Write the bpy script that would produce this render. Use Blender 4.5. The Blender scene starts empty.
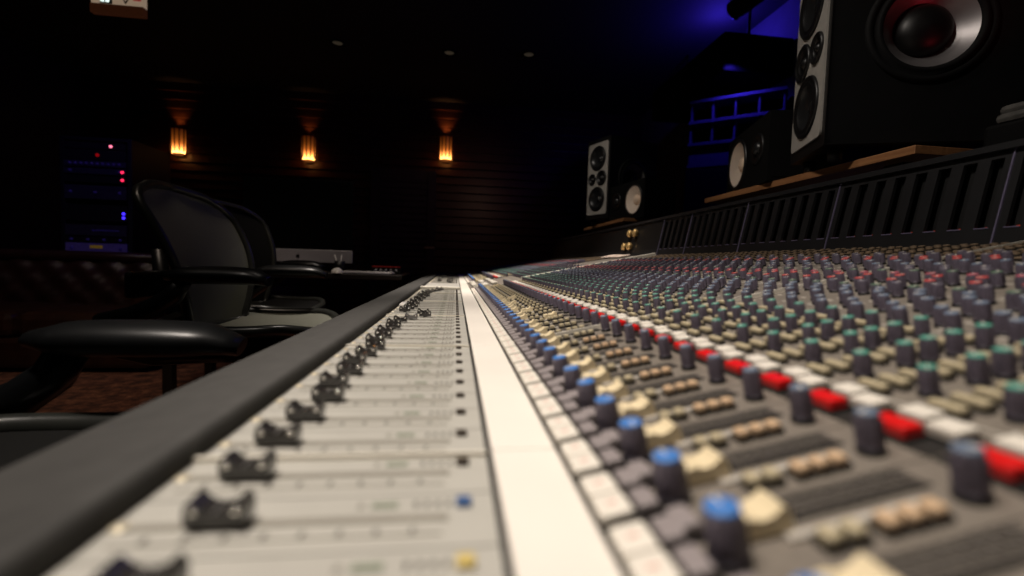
import bpy, bmesh, math, random
from mathutils import Matrix, Vector, Euler
R = random.Random(7)
PI = math.pi
scene = bpy.context.scene
COL = scene.collection
CAMZ = 0.82

# ------------------------------------------------------------------ materials
def lin(c):
    return tuple(((v/12.92) if v <= 0.04045 else ((v+0.055)/1.055)**2.4) for v in [x/255 for x in c])
M = {}
def mat(name, rgb, rough=0.5, metal=0.0, var=0.12, scale=40.0, bump=0.0, emit=0.0, ecol=None, coat=0.0, spec=0.5, alpha=None):
    m = bpy.data.materials.new(name); m.use_nodes = True
    nt = m.node_tree; b = nt.nodes['Principled BSDF']
    c = lin(rgb)
    tc = nt.nodes.new('ShaderNodeTexCoord')
    nz = nt.nodes.new('ShaderNodeTexNoise'); nz.inputs['Scale'].default_value = scale; nz.inputs['Detail'].default_value = 3
    nt.links.new(tc.outputs['Object'], nz.inputs['Vector'])
    rp = nt.nodes.new('ShaderNodeValToRGB')
    rp.color_ramp.elements[0].position = 0.3; rp.color_ramp.elements[1].position = 0.7
    rp.color_ramp.elements[0].color = (*[v*(1-var) for v in c], 1); rp.color_ramp.elements[1].color = (*[min(1, v*(1+var)) for v in c], 1)
    nt.links.new(nz.outputs['Fac'], rp.inputs['Fac']); nt.links.new(rp.outputs['Color'], b.inputs['Base Color'])
    b.inputs['Roughness'].default_value = rough; b.inputs['Metallic'].default_value = metal
    b.inputs['Specular IOR Level'].default_value = spec
    b.inputs['Coat Weight'].default_value = coat
    if bump:
        bp = nt.nodes.new('ShaderNodeBump'); bp.inputs['Strength'].default_value = bump; bp.inputs['Distance'].default_value = 0.002
        nt.links.new(nz.outputs['Fac'], bp.inputs['Height']); nt.links.new(bp.outputs['Normal'], b.inputs['Normal'])
    if emit:
        b.inputs['Emission Color'].default_value = (*lin(ecol or rgb), 1); b.inputs['Emission Strength'].default_value = emit
    M[name] = m
    return m
mat('vinyl', (62, 61, 59), 0.7, var=0.12, scale=60, bump=0.1, spec=.3)
mat('panel_grey', (178, 176, 168), 0.45, var=0.05, scale=25)
mat('panel_slot', (146, 142, 132), 0.6)
mat('slot_edge', (142, 138, 128), 0.6)
mat('ink', (92, 90, 84), 0.6)
mat('label_ink', (128, 136, 118), 0.6)
mat('square_dark', (60, 52, 44), 0.4)
mat('key_blue', (60, 92, 140), 0.4)
mat('key_yellow', (206, 184, 110), 0.4)
mat('screw', (225, 215, 190), 0.3, metal=0.4)
mat('bar_cream', (226, 221, 208), 0.4, var=0.04)
mat('strip_white', (238, 232, 222), 0.5, var=0.03, scale=12)
mat('strip_grey', (118, 111, 102), 0.5, var=0.12, scale=120)
mat('rib', (78, 74, 70), 0.5, var=0.35, scale=500)
mat('rib_light', (188, 182, 172), 0.4, var=0.1)
mat('groove', (30, 28, 26), 0.6)
mat('cap_dark', (50, 48, 47), 0.22, var=0.2, coat=0.6)
mat('cap_light', (108, 106, 104), 0.3)
mat('metal_dot', (235, 232, 225), 0.2, metal=0.8)
mat('btn_cream', (232, 226, 214), 0.4, var=0.05)
mat('btn_base', (28, 26, 25), 0.5)
mat('btn_grey', (146, 138, 138), 0.4, var=0.08)
mat('btn_tan', (184, 172, 142), 0.45, var=0.1)
mat('btn_orange', (204, 174, 140), 0.45, var=0.1)
mat('btn_brown', (122, 104, 84), 0.5)
mat('btn_mark', (216, 168, 156), 0.5)
mat('btn_red', (214, 24, 24), 0.35, var=0.08)
mat('btn_white', (226, 220, 208), 0.4, var=0.05)
mat('knob_body', (102, 95, 110), 0.5, var=0.15, scale=200)
mat('knob_skirt', (24, 22, 24), 0.5)
mat('k_blue', (70, 126, 198), 0.4)
mat('k_steel', (104, 118, 138), 0.45)
mat('k_green', (82, 148, 132), 0.45)
mat('k_dgreen', (86, 110, 92), 0.45)
mat('k_red', (186, 72, 68), 0.4)
mat('k_pink', (168, 84, 98), 0.4)
mat('k_grey', (96, 92, 104), 0.45)
mat('k_cream', (228, 212, 176), 0.45, var=0.06)
mat('bridge', (28, 28, 30), 0.45, var=0.15, scale=30)
mat('bridge_dark', (10, 10, 11), 0.5)
mat('bridge_trim', (150, 142, 176), 0.35, metal=0.6)  # blue-purple reflected light put into the trim's colour
mat('led_red', (200, 70, 30), 0.4, emit=0.10, ecol=(255, 80, 30))
mat('brass', (226, 190, 128), 0.4, metal=0.6)
mat('black_paint', (12, 12, 13), 0.45, var=0.2)
mat('black_matt', (6, 6, 6), 0.8, var=0.2, spec=.15)
mat('baffle', (176, 172, 165), 0.4, metal=0.15, var=0.04)
mat('rubber', (16, 16, 17), 0.4)
mat('sub_rubber', (9, 9, 10), 0.75, spec=.2)
mat('cone_dark', (30, 31, 32), 0.32, var=0.1)
mat('cap_gloss', (12, 12, 13), 0.42)
mat('alu', (150, 146, 147), 0.42, metal=0.7, var=0.05)
mat('cone_white', (236, 218, 200), 0.6, var=0.04)
mat('cap_white', (240, 215, 190), 0.5)
mat('mesh_grey', (92, 93, 82), 0.6, var=0.12, scale=400, bump=0.2)
mat('chair_black', (11, 12, 13), 0.36, var=0.2, spec=.35)
mat('mesh_black', (16, 16, 15), 0.85, var=0.15, scale=400, spec=.15)
mat('chair_frame', (38, 39, 36), 0.3, var=0.1)
mat('leather', (46, 24, 16), 0.42, var=0.35, scale=9, bump=0.3)
mat('silver', (176, 172, 178), 0.35, metal=0.3, var=0.03)
mat('screen', (4, 4, 5), 0.5, spec=0.1)
mat('logo', (20, 20, 22), 0.4)
mat('white_plastic', (236, 232, 226), 0.35)
mat('red_plastic', (150, 26, 18), 0.4, emit=0.03, ecol=(200, 30, 20))
mat('desk', (30, 24, 20), 0.4, var=0.2)
mat('paper', (232, 214, 200), 0.7, var=0.03)
mat('cloth_grey', (74, 72, 69), 0.9, var=0.25, scale=80, bump=0.5)
mat('rack_metal', (20, 20, 26), 0.45)
mat('rack_face', (40, 36, 60), 0.5, var=0.25, scale=50)
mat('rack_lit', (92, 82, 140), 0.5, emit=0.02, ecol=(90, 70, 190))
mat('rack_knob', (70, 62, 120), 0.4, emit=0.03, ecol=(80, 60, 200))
mat('glow_red', (255, 50, 90), 0.4, emit=2.2, ecol=(255, 40, 80))
mat('glow_pink', (255, 140, 160), 0.4, emit=2.0, ecol=(255, 120, 150))
mat('glow_blue', (80, 60, 255), 0.4, emit=2.6, ecol=(60, 40, 255))
mat('glow_green', (120, 220, 40), 0.4, emit=0.4, ecol=(110, 200, 30))
mat('glow_yellow', (200, 170, 60), 0.4, emit=0.05, ecol=(210, 170, 60))
mat('ledred_dim', (150, 10, 16), 0.4, emit=0.35, ecol=(200, 10, 20))
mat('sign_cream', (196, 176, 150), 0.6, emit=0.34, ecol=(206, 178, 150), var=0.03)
mat('sign_white', (240, 255, 245), 0.5, emit=1.2, ecol=(235, 255, 245))
mat('sign_green', (14, 34, 18), 0.5)
mat('sign_brown', (96, 56, 36), 0.5, emit=0.1, ecol=(110, 60, 36))  # rail's lit look put in as a faint glow
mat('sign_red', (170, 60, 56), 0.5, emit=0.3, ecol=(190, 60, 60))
mat('ceiling_mat', (40, 40, 43), 0.85)
mat('wall_dark', (30, 28, 30), 0.8, scale=6)
mat('wall_side', (92, 92, 98), 0.8, scale=6)
mat('downlight', (120, 110, 96), 0.5, emit=0.035, ecol=(200, 180, 150))
mat('sconce_bronze', (60, 30, 14), 0.45)
mat('diffuser', (62, 62, 74), 0.6)

def wood(name, a, b, sc, stretch, rough=0.4):
    m = bpy.data.materials.new(name); m.use_nodes = True; nt = m.node_tree; bs = nt.nodes['Principled BSDF']
    tc = nt.nodes.new('ShaderNodeTexCoord'); mp = nt.nodes.new('ShaderNodeMapping'); mp.inputs['Scale'].default_value = stretch
    nz = nt.nodes.new('ShaderNodeTexNoise'); nz.inputs['Scale'].default_value = sc; nz.inputs['Detail'].default_value = 6; nz.inputs['Distortion'].default_value = 0.8
    rp = nt.nodes.new('ShaderNodeValToRGB'); rp.color_ramp.elements[0].color = (*lin(a), 1); rp.color_ramp.elements[1].color = (*lin(b), 1)
    rp.color_ramp.elements[0].position = .3; rp.color_ramp.elements[1].position = .7
    nt.links.new(tc.outputs['Object'], mp.inputs['Vector']); nt.links.new(mp.outputs['Vector'], nz.inputs['Vector'])
    nt.links.new(nz.outputs['Fac'], rp.inputs['Fac']); nt.links.new(rp.outputs['Color'], bs.inputs['Base Color'])
    bs.inputs['Roughness'].default_value = rough; M[name] = m
wood('shelf_wood', (128, 86, 56), (170, 122, 82), 8, (6, .6, 10))
wood('plank', (58, 32, 20), (92, 54, 34), 5, (.5, 6, 8), 0.38)
wood('door_wood', (60, 48, 38), (84, 66, 52), 5, (1, 6, .6), 0.5)

def glow_shade():
    m = bpy.data.materials.new('sconce_glow'); m.use_nodes = True; nt = m.node_tree; b = nt.nodes['Principled BSDF']
    tc = nt.nodes.new('ShaderNodeTexCoord'); sp = nt.nodes.new('ShaderNodeSeparateXYZ')
    nt.links.new(tc.outputs['Object'], sp.inputs[0])
    mr = nt.nodes.new('ShaderNodeMapRange'); mr.inputs['From Min'].default_value = 0.0; mr.inputs['From Max'].default_value = 0.32
    mr.inputs['To Min'].default_value = 1; mr.inputs['To Max'].default_value = 0
    nt.links.new(sp.outputs['Z'], mr.inputs['Value'])
    rp = nt.nodes.new('ShaderNodeValToRGB')
    rp.color_ramp.elements[0].color = (.07, .012, .001, 1); rp.color_ramp.elements[1].color = (1, .42, .10, 1)
    e = rp.color_ramp.elements.new(.55); e.color = (.42, .10, .012, 1)
    nt.links.new(mr.outputs[0], rp.inputs[0]); nt.links.new(rp.outputs['Color'], b.inputs['Emission Color'])
    pw = nt.nodes.new('ShaderNodeMath'); pw.operation = 'POWER'; pw.inputs[1].default_value = 4
    nt.links.new(mr.outputs[0], pw.inputs[0])
    ml = nt.nodes.new('ShaderNodeMath'); ml.operation = 'MULTIPLY_ADD'; ml.inputs[1].default_value = 11; ml.inputs[2].default_value = .45
    nt.links.new(pw.outputs[0], ml.inputs[0]); nt.links.new(ml.outputs[0], b.inputs['Emission Strength'])
    b.inputs['Base Color'].default_value = (.4, .15, .04, 1); M['sconce_glow'] = m
glow_shade()

def carpet():
    m = bpy.data.materials.new('carpet'); m.use_nodes = True; nt = m.node_tree; b = nt.nodes['Principled BSDF']
    tc = nt.nodes.new('ShaderNodeTexCoord'); nz = nt.nodes.new('ShaderNodeTexNoise'); nz.inputs['Scale'].default_value = 13; nz.inputs['Detail'].default_value = 8; nz.inputs['Roughness'].default_value = .75
    rp = nt.nodes.new('ShaderNodeValToRGB'); cr = rp.color_ramp
    cr.elements[0].position = .36; cr.elements[0].color = (*lin((28, 20, 17)), 1); cr.elements[1].position = .66; cr.elements[1].color = (*lin((150, 100, 72)), 1)
    e = cr.elements.new(.5); e.color = (*lin((98, 58, 42)), 1)
    nt.links.new(tc.outputs['Object'], nz.inputs['Vector']); nt.links.new(nz.outputs['Fac'], rp.inputs[0]); nt.links.new(rp.outputs[0], b.inputs['Base Color'])
    b.inputs['Roughness'].default_value = .95; M['carpet'] = m
carpet()

# ------------------------------------------------------------------ mesh builder
class MB:
    def __init__(s): s.v = []; s.f = []; s.m = []; s.mats = []; s.smooth = []
    def mi(s, m):
        if m not in s.mats: s.mats.append(m)
        return s.mats.index(m)
    def add(s, vs, fs, m, T=None, smooth=False):
        o = len(s.v); k = s.mi(m)
        s.v += [tuple(T @ Vector(p)) for p in vs] if T is not None else [tuple(p) for p in vs]
        for f in fs: s.f.append(tuple(o+i for i in f)); s.m.append(k); s.smooth.append(smooth)
    def box(s, c, d, m, ch=0.0, T=None):
        """box; ch chamfers all the edges"""
        x, y, z = d[0]/2, d[1]/2, d[2]/2
        if ch <= 0:
            vs = [(c[0]+a*x, c[1]+b*y, c[2]+e*z) for e in (-1, 1) for b in (-1, 1) for a in (-1, 1)]
            s.add(vs, [(0, 2, 3, 1), (4, 5, 7, 6), (0, 1, 5, 4), (2, 6, 7, 3), (0, 4, 6, 2), (1, 3, 7, 5)], m, T)
            return
        ch = min(ch, x*.9, y*.9, z*.9)
        bm = bmesh.new(); bmesh.ops.create_cube(bm, size=1)
        for v in bm.verts: v.co = Vector((c[0]+v.co.x*2*x, c[1]+v.co.y*2*y, c[2]+v.co.z*2*z))
        bmesh.ops.bevel(bm, geom=bm.edges[:], offset=ch, segments=2, profile=.5, affect='EDGES')
        bm.verts.index_update()
        s.add([v.co[:] for v in bm.verts], [[v.index for v in f.verts] for f in bm.faces], m, T); bm.free()
    def lathe(s, prof, m, n=16, T=None, axis='z', smooth=True, mats=None, caps=True):
        """prof: (radius, height) pairs; mats: one material for each ring"""
        vs = []
        for r, h in prof:
            for k in range(n):
                a = 2*PI*k/n; p = (r*math.cos(a), r*math.sin(a), h)
                vs.append((p[2], p[0], p[1]) if axis == 'x' else p)
        o = len(s.v)
        s.v += [tuple(T @ Vector(p)) for p in vs] if T is not None else vs
        for j in range(len(prof)-1):
            k0 = s.mi(mats[j] if mats else m)
            for k in range(n):
                k2 = (k+1) % n
                s.f.append((o+j*n+k, o+j*n+k2, o+(j+1)*n+k2, o+(j+1)*n+k)); s.m.append(k0); s.smooth.append(smooth)
        for j, flip in ((0, True), (len(prof)-1, False)) if caps else ():
            if prof[j][0] > 1e-5:
                ring = [o+j*n+k for k in range(n)]
                s.f.append(tuple(reversed(ring)) if flip else tuple(ring)); s.m.append(s.mi((mats[-1] if not flip else mats[0]) if mats else m)); s.smooth.append(False)
    def tube(s, pts, r, m, n=10, closed=False, sq=1.0):
        P = [Vector(p) for p in pts]; N = len(P); rs = r if isinstance(r, (list, tuple)) else [r]*N
        o = len(s.v); k0 = s.mi(m); up = None
        for i in range(N):
            t = (P[(i+1) % N]-P[i-1]) if closed else (P[min(i+1, N-1)]-P[max(i-1, 0)])
            t.normalize()
            if up is None: up = Vector((0, 0, 1)) if abs(t.z) < .9 else Vector((1, 0, 0))
            a = (up - t*up.dot(t)); a = a.normalized() if a.length > 1e-6 else t.orthogonal().normalized()
            b = t.cross(a); up = a
            for k in range(n):
                an = 2*PI*k/n; s.v.append(tuple(P[i]+a*math.cos(an)*rs[i]*sq+b*math.sin(an)*rs[i]))
        for i in range(N if closed else N-1):
            i2 = (i+1) % N
            for k in range(n):
                k2 = (k+1) % n
                s.f.append((o+i*n+k, o+i2*n+k, o+i2*n+k2, o+i*n+k2)); s.m.append(k0); s.smooth.append(True)
        if not closed:
            s.f.append(tuple(o+k for k in range(n))); s.m.append(k0); s.smooth.append(False)
            s.f.append(tuple(o+(N-1)*n+k for k in reversed(range(n)))); s.m.append(k0); s.smooth.append(False)
    def prism(s, prof, y0, y1, m, T=None):
        """polygon in the xz plane pushed along y"""
        n = len(prof)
        vs = [(x, y0, z) for x, z in prof]+[(x, y1, z) for x, z in prof]
        fs = [tuple(range(n)), tuple(reversed(range(n, 2*n)))]+[(i, n+i, n+(i+1) % n, (i+1) % n) for i in range(n)]
        s.add(vs, fs, m, T)
    def plate(s, w, h, holes, x0, x1, m, r=.001, T=None):
        """upright plate from x0 to x1, w wide in y, h high in z, with round holes (y, z, radius)"""
        bm = bmesh.new(); loops = []
        pts = []
        for cx, cy, a0 in ((w/2-r, h/2-r, 0), (-w/2+r, h/2-r, PI/2), (-w/2+r, -h/2+r, PI), (w/2-r, -h/2+r, 1.5*PI)):
            for k in range(5): a = a0+PI/8*k; pts.append((cx+r*math.cos(a), cy+r*math.sin(a)))
        loops.append(pts)
        for y, z, q in holes: loops.append([(y+q*math.cos(2*PI*k/36), z+q*math.sin(2*PI*k/36)) for k in range(36)])
        edges = []
        for L in loops:
            vs = [bm.verts.new((x0, y, z)) for y, z in L]
            edges += [bm.edges.new((vs[i], vs[(i+1) % len(vs)])) for i in range(len(vs))]
        bmesh.ops.triangle_fill(bm, use_beauty=True, use_dissolve=False, edges=edges)
        g = bmesh.ops.extrude_face_region(bm, geom=bm.faces[:])
        for v in g['geom']:
            if isinstance(v, bmesh.types.BMVert): v.co.x = x1
        bm.verts.index_update()
        s.add([v.co[:] for v in bm.verts], [[v.index for v in f.verts] for f in bm.faces], m, T); bm.free()
    def mesh(s, name):
        me = bpy.data.meshes.new(name); me.from_pydata(s.v, [], s.f)
        for m in s.mats: me.materials.append(M[m])
        me.polygons.foreach_set('material_index', s.m); me.polygons.foreach_set('use_smooth', s.smooth)
        bm = bmesh.new(); bm.from_mesh(me); bmesh.ops.recalc_face_normals(bm, faces=bm.faces[:]); bm.to_mesh(me); bm.free()
        me.update(); return me
    def obj(s, name, parent=None, loc=None, rot=None):
        return link(bpy.data.objects.new(name, s.mesh(name)), parent, loc, rot)
def link(o, parent=None, loc=None, rot=None):
    COL.objects.link(o)
    if parent is not None: o.parent = parent
    if loc is not None: o.location = loc
    if rot is not None: o.rotation_euler = rot
    return o
def tag(o, label, cat, group=None):
    o['label'] = label; o['category'] = cat
    if group: o['group'] = group
    return o
def thing(name, label, cat, loc=(0, 0, 0), rz=0.0, group=None):
    return tag(link(bpy.data.objects.new(name, None), None, loc, (0, 0, rz)), label, cat, group)
def struct(o): o['kind'] = 'structure'; return o
def stuff(o): o['kind'] = 'stuff'; return o
def put(mesh_obj_src, name, parent, loc, rot=None):
    o = mesh_obj_src.copy() if mesh_obj_src.users_collection else mesh_obj_src
    o.name = name
    return link(o, parent, loc, rot)

# ------------------------------------------------------------------ the room
b = MB(); b.box((-.9, 2.0, -.05), (8.4, 9.2, .1), 'carpet'); struct(b.obj('floor'))
b = MB(); b.box((-.9, 2.0, 3.05), (8.4, 9.2, .1), 'ceiling_mat'); struct(b.obj('ceiling'))
b = MB(); b.box((-4.75, 2.0, 1.5), (.1, 9.2, 3.0), 'wall_dark'); struct(b.obj('wall_left'))
b = MB(); b.box((2.65, 2.0, 1.5), (.1, 9.2, 3.0), 'wall_side'); struct(b.obj('wall_right'))
b = MB(); b.box((-1.05, -2.45, 1.5), (7.3, .1, 3.0), 'wall_dark'); struct(b.obj('wall_behind'))
b = MB()                                                   # far wall: lapped horizontal boards
b.box((-1.05, 6.47, 1.5), (7.3, .06, 3.0), 'plank')
for k in range(27):
    z0 = k*.111
    b.add([(-4.7, 6.44, z0), (2.6, 6.44, z0), (2.6, 6.44, z0+.104), (-4.7, 6.44, z0+.104),
           (-4.7, 6.405, z0+.004), (2.6, 6.405, z0+.004), (2.6, 6.425, z0+.100), (-4.7, 6.425, z0+.100)],
          [(4, 5, 6, 7), (0, 1, 5, 4), (3, 7, 6, 2), (0, 4, 7, 3), (1, 2, 6, 5)], 'plank')
struct(b.obj('wall_far'))
# louvred door in the far wall
b = MB(); b.box((0, 0, 1.02), (.86, .05, 2.04), 'door_wood')
for k in range(22): b.box((0, -.035, .16+k*.083), (.62, .02, .058), 'door_wood', .006)
for sx in (-1, 1): b.box((sx*.375, -.04, 1.02), (.1, .035, 2.04), 'door_wood')
d = struct(b.obj('door_1', None, (-.72, 6.37, 0)))
b = MB(); b.box((0, 0, 0), (.13, .02, .03), 'brass', .006); b.obj('door_handle', d, (.36, -.07, 1.0))

# ------------------------------------------------------------------ mixing console
P = .0365; Y00 = .1313
SL = math.atan(.209); ES, EC = math.sin(SL), math.cos(SL)
Z0 = CAMZ-.096
X0 = .055                                                   # where the slope of the channel strips starts
XR = .745
YN, YM, YC, YF = -.033, 1.573, 2.05, 3.52                   # near end, end of near bays, end of centre, far end
LEN = XR-X0; UMAX = LEN/EC
console = thing('mixing_console', 'long grey studio mixing console covered in rows of knobs, faders and buttons', 'mixing console', (.3, 1.75, 0))
OFF = Vector((-.3, -1.75, 0))
def cpart(o): o.parent = console; o.location = Vector(o.location)+OFF; return o

# body under the panels
b = MB()
zs = lambda x: Z0+(x-X0)*.209
b.prism([(-.17, Z0-.05), (-.17, Z0-.012), (X0, Z0-.012), (XR, zs(XR)-.014), (1.04, zs(XR)-.014), (1.04, Z0-.06), (.4, Z0-.14), (.1, Z0-.14)], YN-.03, YF+.03, 'black_paint')
cpart(b.obj('console_body'))
for y in (.1, 1.8, 3.35):
    b = MB(); b.box((.62, y, (Z0-.13)/2), (.5, .12, Z0-.13), 'black_paint', .01); b.box((.5, y, .03), (.8, .13, .06), 'black_paint', .01)
    cpart(b.obj('console_leg'))
for y, sgn in ((YN-.035, -1), (YF+.03, 1)):
    b = MB(); b.prism([(-.19, Z0-.055), (-.12, Z0+.004), (X0, Z0+.006), (XR, zs(XR)+.006), (XR+.03, zs(XR)+.14), (1.04, zs(XR)+.14), (1.04, Z0-.16), (.1, Z0-.16)], y-.012, y+.012, 'black_paint')
    cpart(b.obj('end_panel'))
# padded armrest: rounded section running the length of the desk
sec = [(-.1175, Z0-.02), (-.1175, Z0+.006), (-.1186, Z0+.0095), (-.1215, Z0+.0112), (-.126, Z0+.0112), (-.195, Z0-.001), (-.203, Z0-.005), (-.208, Z0-.012), (-.209, Z0-.022), (-.204, Z0-.036), (-.19, Z0-.05), (-.14, Z0-.05)]
b = MB(); b.prism(sec, YN-.05, YF+.05, 'vinyl'); o = b.obj('armrest'); cpart(o)
for p in o.data.polygons: p.use_smooth = len(p.vertices) == 4
# writing strip: white lengths butted together
cuts = [YN, .2225, .5145, .8065, 1.0985, 1.3905, YM]
for a, c in zip(cuts, cuts[1:]):
    b = MB(); b.box((.0365, (a+c)/2, Z0-.002), (.0325, c-a-.0008, .010), 'strip_white', .001); cpart(b.obj('writing_strip'))
b = MB(); b.box((.0365, (YC+YF)/2, Z0-.002), (.0325, YF-YC, .010), 'strip_white', .001); cpart(b.obj('writing_strip'))
b = MB(); b.box((.0365, (YM+YC)/2, Z0-.002), (.0325, YC-YM-.004, .009), 'btn_cream', .001); cpart(b.obj('writing_strip'))
b = MB(); b.box((.0188, (YN+YF)/2, Z0-.004), (.002, YF-YN, .010), 'groove'); cpart(b.obj('trim_line'))

def chans():
    out = []
    y = Y00-4*P
    while y+P/2 <= YM+.001: out.append((round(y, 4), 0)); y += P
    y = YC+P/2
    while y+P/2 <= YF+.001: out.append((round(y, 4), 1)); y += P
    return out
CH = chans()
# one fader panel: plate, slot, scale ticks, printed marks, square button, screw
def fader_panel_mesh(bay_edge, key='square_dark'):
    b = MB(); w = P-.0007
    b.box((0, 0, -.004), (.136, w, .008), 'panel_grey')
    b.box((-.006, 0, .0002), (.112, .0042, .0006), 'panel_slot'); b.box((-.006, 0, .0004), (.110, .0014, .0006), 'slot_edge')
    for k in range(8): b.box((-.050+k*.0125, -.0085, .0002), (.0016, .0038, .0006), 'ink')
    b.box((-.006, -.0105, .0002), (.108, .0007, .0005), 'slot_edge')
    b.box((.0255, .0095, .0002), (.0098, .0036, .0006), 'label_ink'); b.box((.0165, .0095, .0002), (.002, .003, .0006), 'slot_edge')
    for k in range(4): b.box((.0375+k*.0042, .0095, .0003), (.0016, .0032, .0007), 'ink')
    b.box((.056, .0088, .0012), (.006, .0058, .0024), key, .0006)
    b.lathe([(.0030, 0), (.0030, .0009), (.0022, .0013), (0, .0013)], 'screw', 10, Matrix.Translation((-.0625, 0, 0)))
    if bay_edge: b.box((0, P/2-.0012, .001), (.136, .0024, .003), 'bar_cream')
    return b.mesh('fader_panel')
FP = [fader_panel_mesh(False), fader_panel_mesh(True), fader_panel_mesh(False, 'key_blue'), fader_panel_mesh(False, 'key_yellow')]
def fader_cap_mesh(top='cap_dark'):
    b = MB()
    prof = [(-.0098, .002), (-.0102, .0075), (-.0092, .0105), (-.0074, .0112), (-.0048, .0086), (-.0015, .0070), (.002, .0070), (.0048, .0084), (.0074, .0110), (.0090, .0104), (.0102, .0072), (.0098, .002)]
    b.prism(prof, -.0046, .0046, top)
    b.box((0, 0, .0012), (.006, .0012, .004), 'groove')
    b.box((0, 0, .0072), (.0008, .0090, .0006), 'cap_light')
    for s in (-1, 1):
        for x in (-.0068, .0072):
            b.lathe([(.0015, 0), (.0015, .0006), (.001, .0009), (0, .0009)], 'metal_dot', 10, Matrix.Translation((x, s*.0046, .0078)) @ Matrix.Rotation(-s*PI/2, 4, 'X'))
    return b.mesh('fader_cap')
FC = fader_cap_mesh(); FC2 = fader_cap_mesh('cap_light')
CAPX = [-.088, -.086, -.087, -.086, -.086, -.083, -.089, -.090, -.088, -.085, -.090, -.087, -.091, -.088, -.085, -.092, -.088, -.091, -.086, -.09, -.085, -.072, -.052, -.058, -.094, -.09, -.086, -.092, -.088, -.093, -.086, -.09, -.084, -.09, -.078, -.092, -.085, -.088, -.08, -.076, -.066, -.056, -.05, -.056]
PCX = -.0505                                                # middle of the fader panels
panels = []
for i, (y, far) in enumerate(CH):
    edge = i >= 6 and (i-6) % 8 == 0 and not far
    o = link(bpy.data.objects.new('fader_panel', FP[1 if edge else 2 if i == 5 else 3 if i == 4 else 0]), console, Vector((PCX, y, Z0))+OFF)
    x = CAPX[i] if i < len(CAPX) else (-.022-.012*R.random() if y < 2.75 and i % 6 else -.06-.04*R.random())
    link(bpy.data.objects.new('fader_cap', FC2 if i == 21 else FC), o, (x+.0025-PCX, R.uniform(-.0005, .0005), 0))
b = MB(); b.box((PCX, YM+.013, Z0+.003), (.137, .022, .014), 'bar_cream', .003); cpart(b.obj('divider_bar'))
b = MB(); b.box((PCX, (1.62+YC)/2, Z0-.004), (.136, YC-1.62, .008), 'panel_grey'); cpart(b.obj('centre_panel'))

# channel strip plate (local frame: x up the slope, y across, z out of the plate)
def strip_mesh(edge):
    b = MB(); w = P-.0006
    b.box((UMAX/2, 0, -.004), (UMAX, w, .008), 'strip_grey')
    b.box((.0120, 0, .0003), (.027, w-.001, .0012), 'groove')                   # black button bed
    b.box((.079, .0048, .0004), (.070, .0022, .001), 'groove')                    # small fader slot
    for v in (.0085, .0120, .0155):
        for k in range(13): b.box((.044+k*.0056, v, .0004), (.0044, .0024, .0010), 'rib')
    b.box((.078, -.0035, .0008), (.050, .0034, .0020), 'rib_light', .0005)
    b.box((.143, 0, .0003), (.026, w-.001, .001), 'groove')
    for k in range(9): b.box((.178+k*.0136, .0168, .0003), (.006, .0012, .0006), 'rib_light')
    for u in (.165, .281, .385, .47, .555): b.box((u, 0, .0003), (.0012, w, .0008), 'rib_light')
    for k in range(24): b.box((.29+k*.0113, -.0005, .0003), (.0028, .006, .0006), 'rib_light')
    if edge: b.box((UMAX/2, P/2-.0006, .0018), (UMAX, .0022, .005), 'bar_cream')
    return b.mesh('channel_strip')
SM = [strip_mesh(False), strip_mesh(True)]
strips = []
for i, (y, far) in enumerate(CH):
    edge = i == 14
    strips.append(link(bpy.data.objects.new('channel_strip', SM[1 if edge else 0]), console, Vector((X0, y, Z0))+OFF, (0, -SL, 0)))

# the kinds of controls
def button(dx, dy, h, m, base='btn_base', mark=None):
    b = MB(); b.box((0, 0, .0012), (dx+.0012, dy+.0012, .0024), base)
    b.box((0, 0, h/2+.001), (dx, dy, h), m, .0011)
    if mark: b.box((0, 0, h+.001), (dx*.3, dy*.12, .0003), mark)
    return b.mesh('button')
def knob(r, h, cap, body='knob_body', n=14):
    b = MB()
    b.lathe([(r*1.18, 0), (r*1.18, h*.14), (r*.98, h*.16), (r, h*.2), (r*.94, h*.92), (r*.93, h*.95), (r*.9, h*.985), (r*.82, h), (0, h)], body, n,
            mats=['knob_skirt', 'knob_skirt', body, body, body, cap, cap, cap])
    for k in range(6):                                      # grip ribs
        a = 2*PI*k/6; b.box((r*.97*math.cos(a), r*.97*math.sin(a), h*.52), (.0010, .0010, h*.6), body)
    b.box((r*.45, 0, h+.0001), (r*.8, .0009, .0003), 'btn_cream')
    return b.mesh('knob')
def small_fader():
    b = MB(); b.prism([(-.0095, .001), (-.0098, .0050), (-.0080, .0078), (-.0045, .0080), (-.001, .0066), (.003, .0074), (.0066, .0098), (.0088, .0080), (.0095, .001)], -.0060, .0060, 'k_cream')
    b.box((0, 0, .0012), (.005, .0014, .004), 'groove')
    return b.mesh('small_fader_cap')
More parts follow.
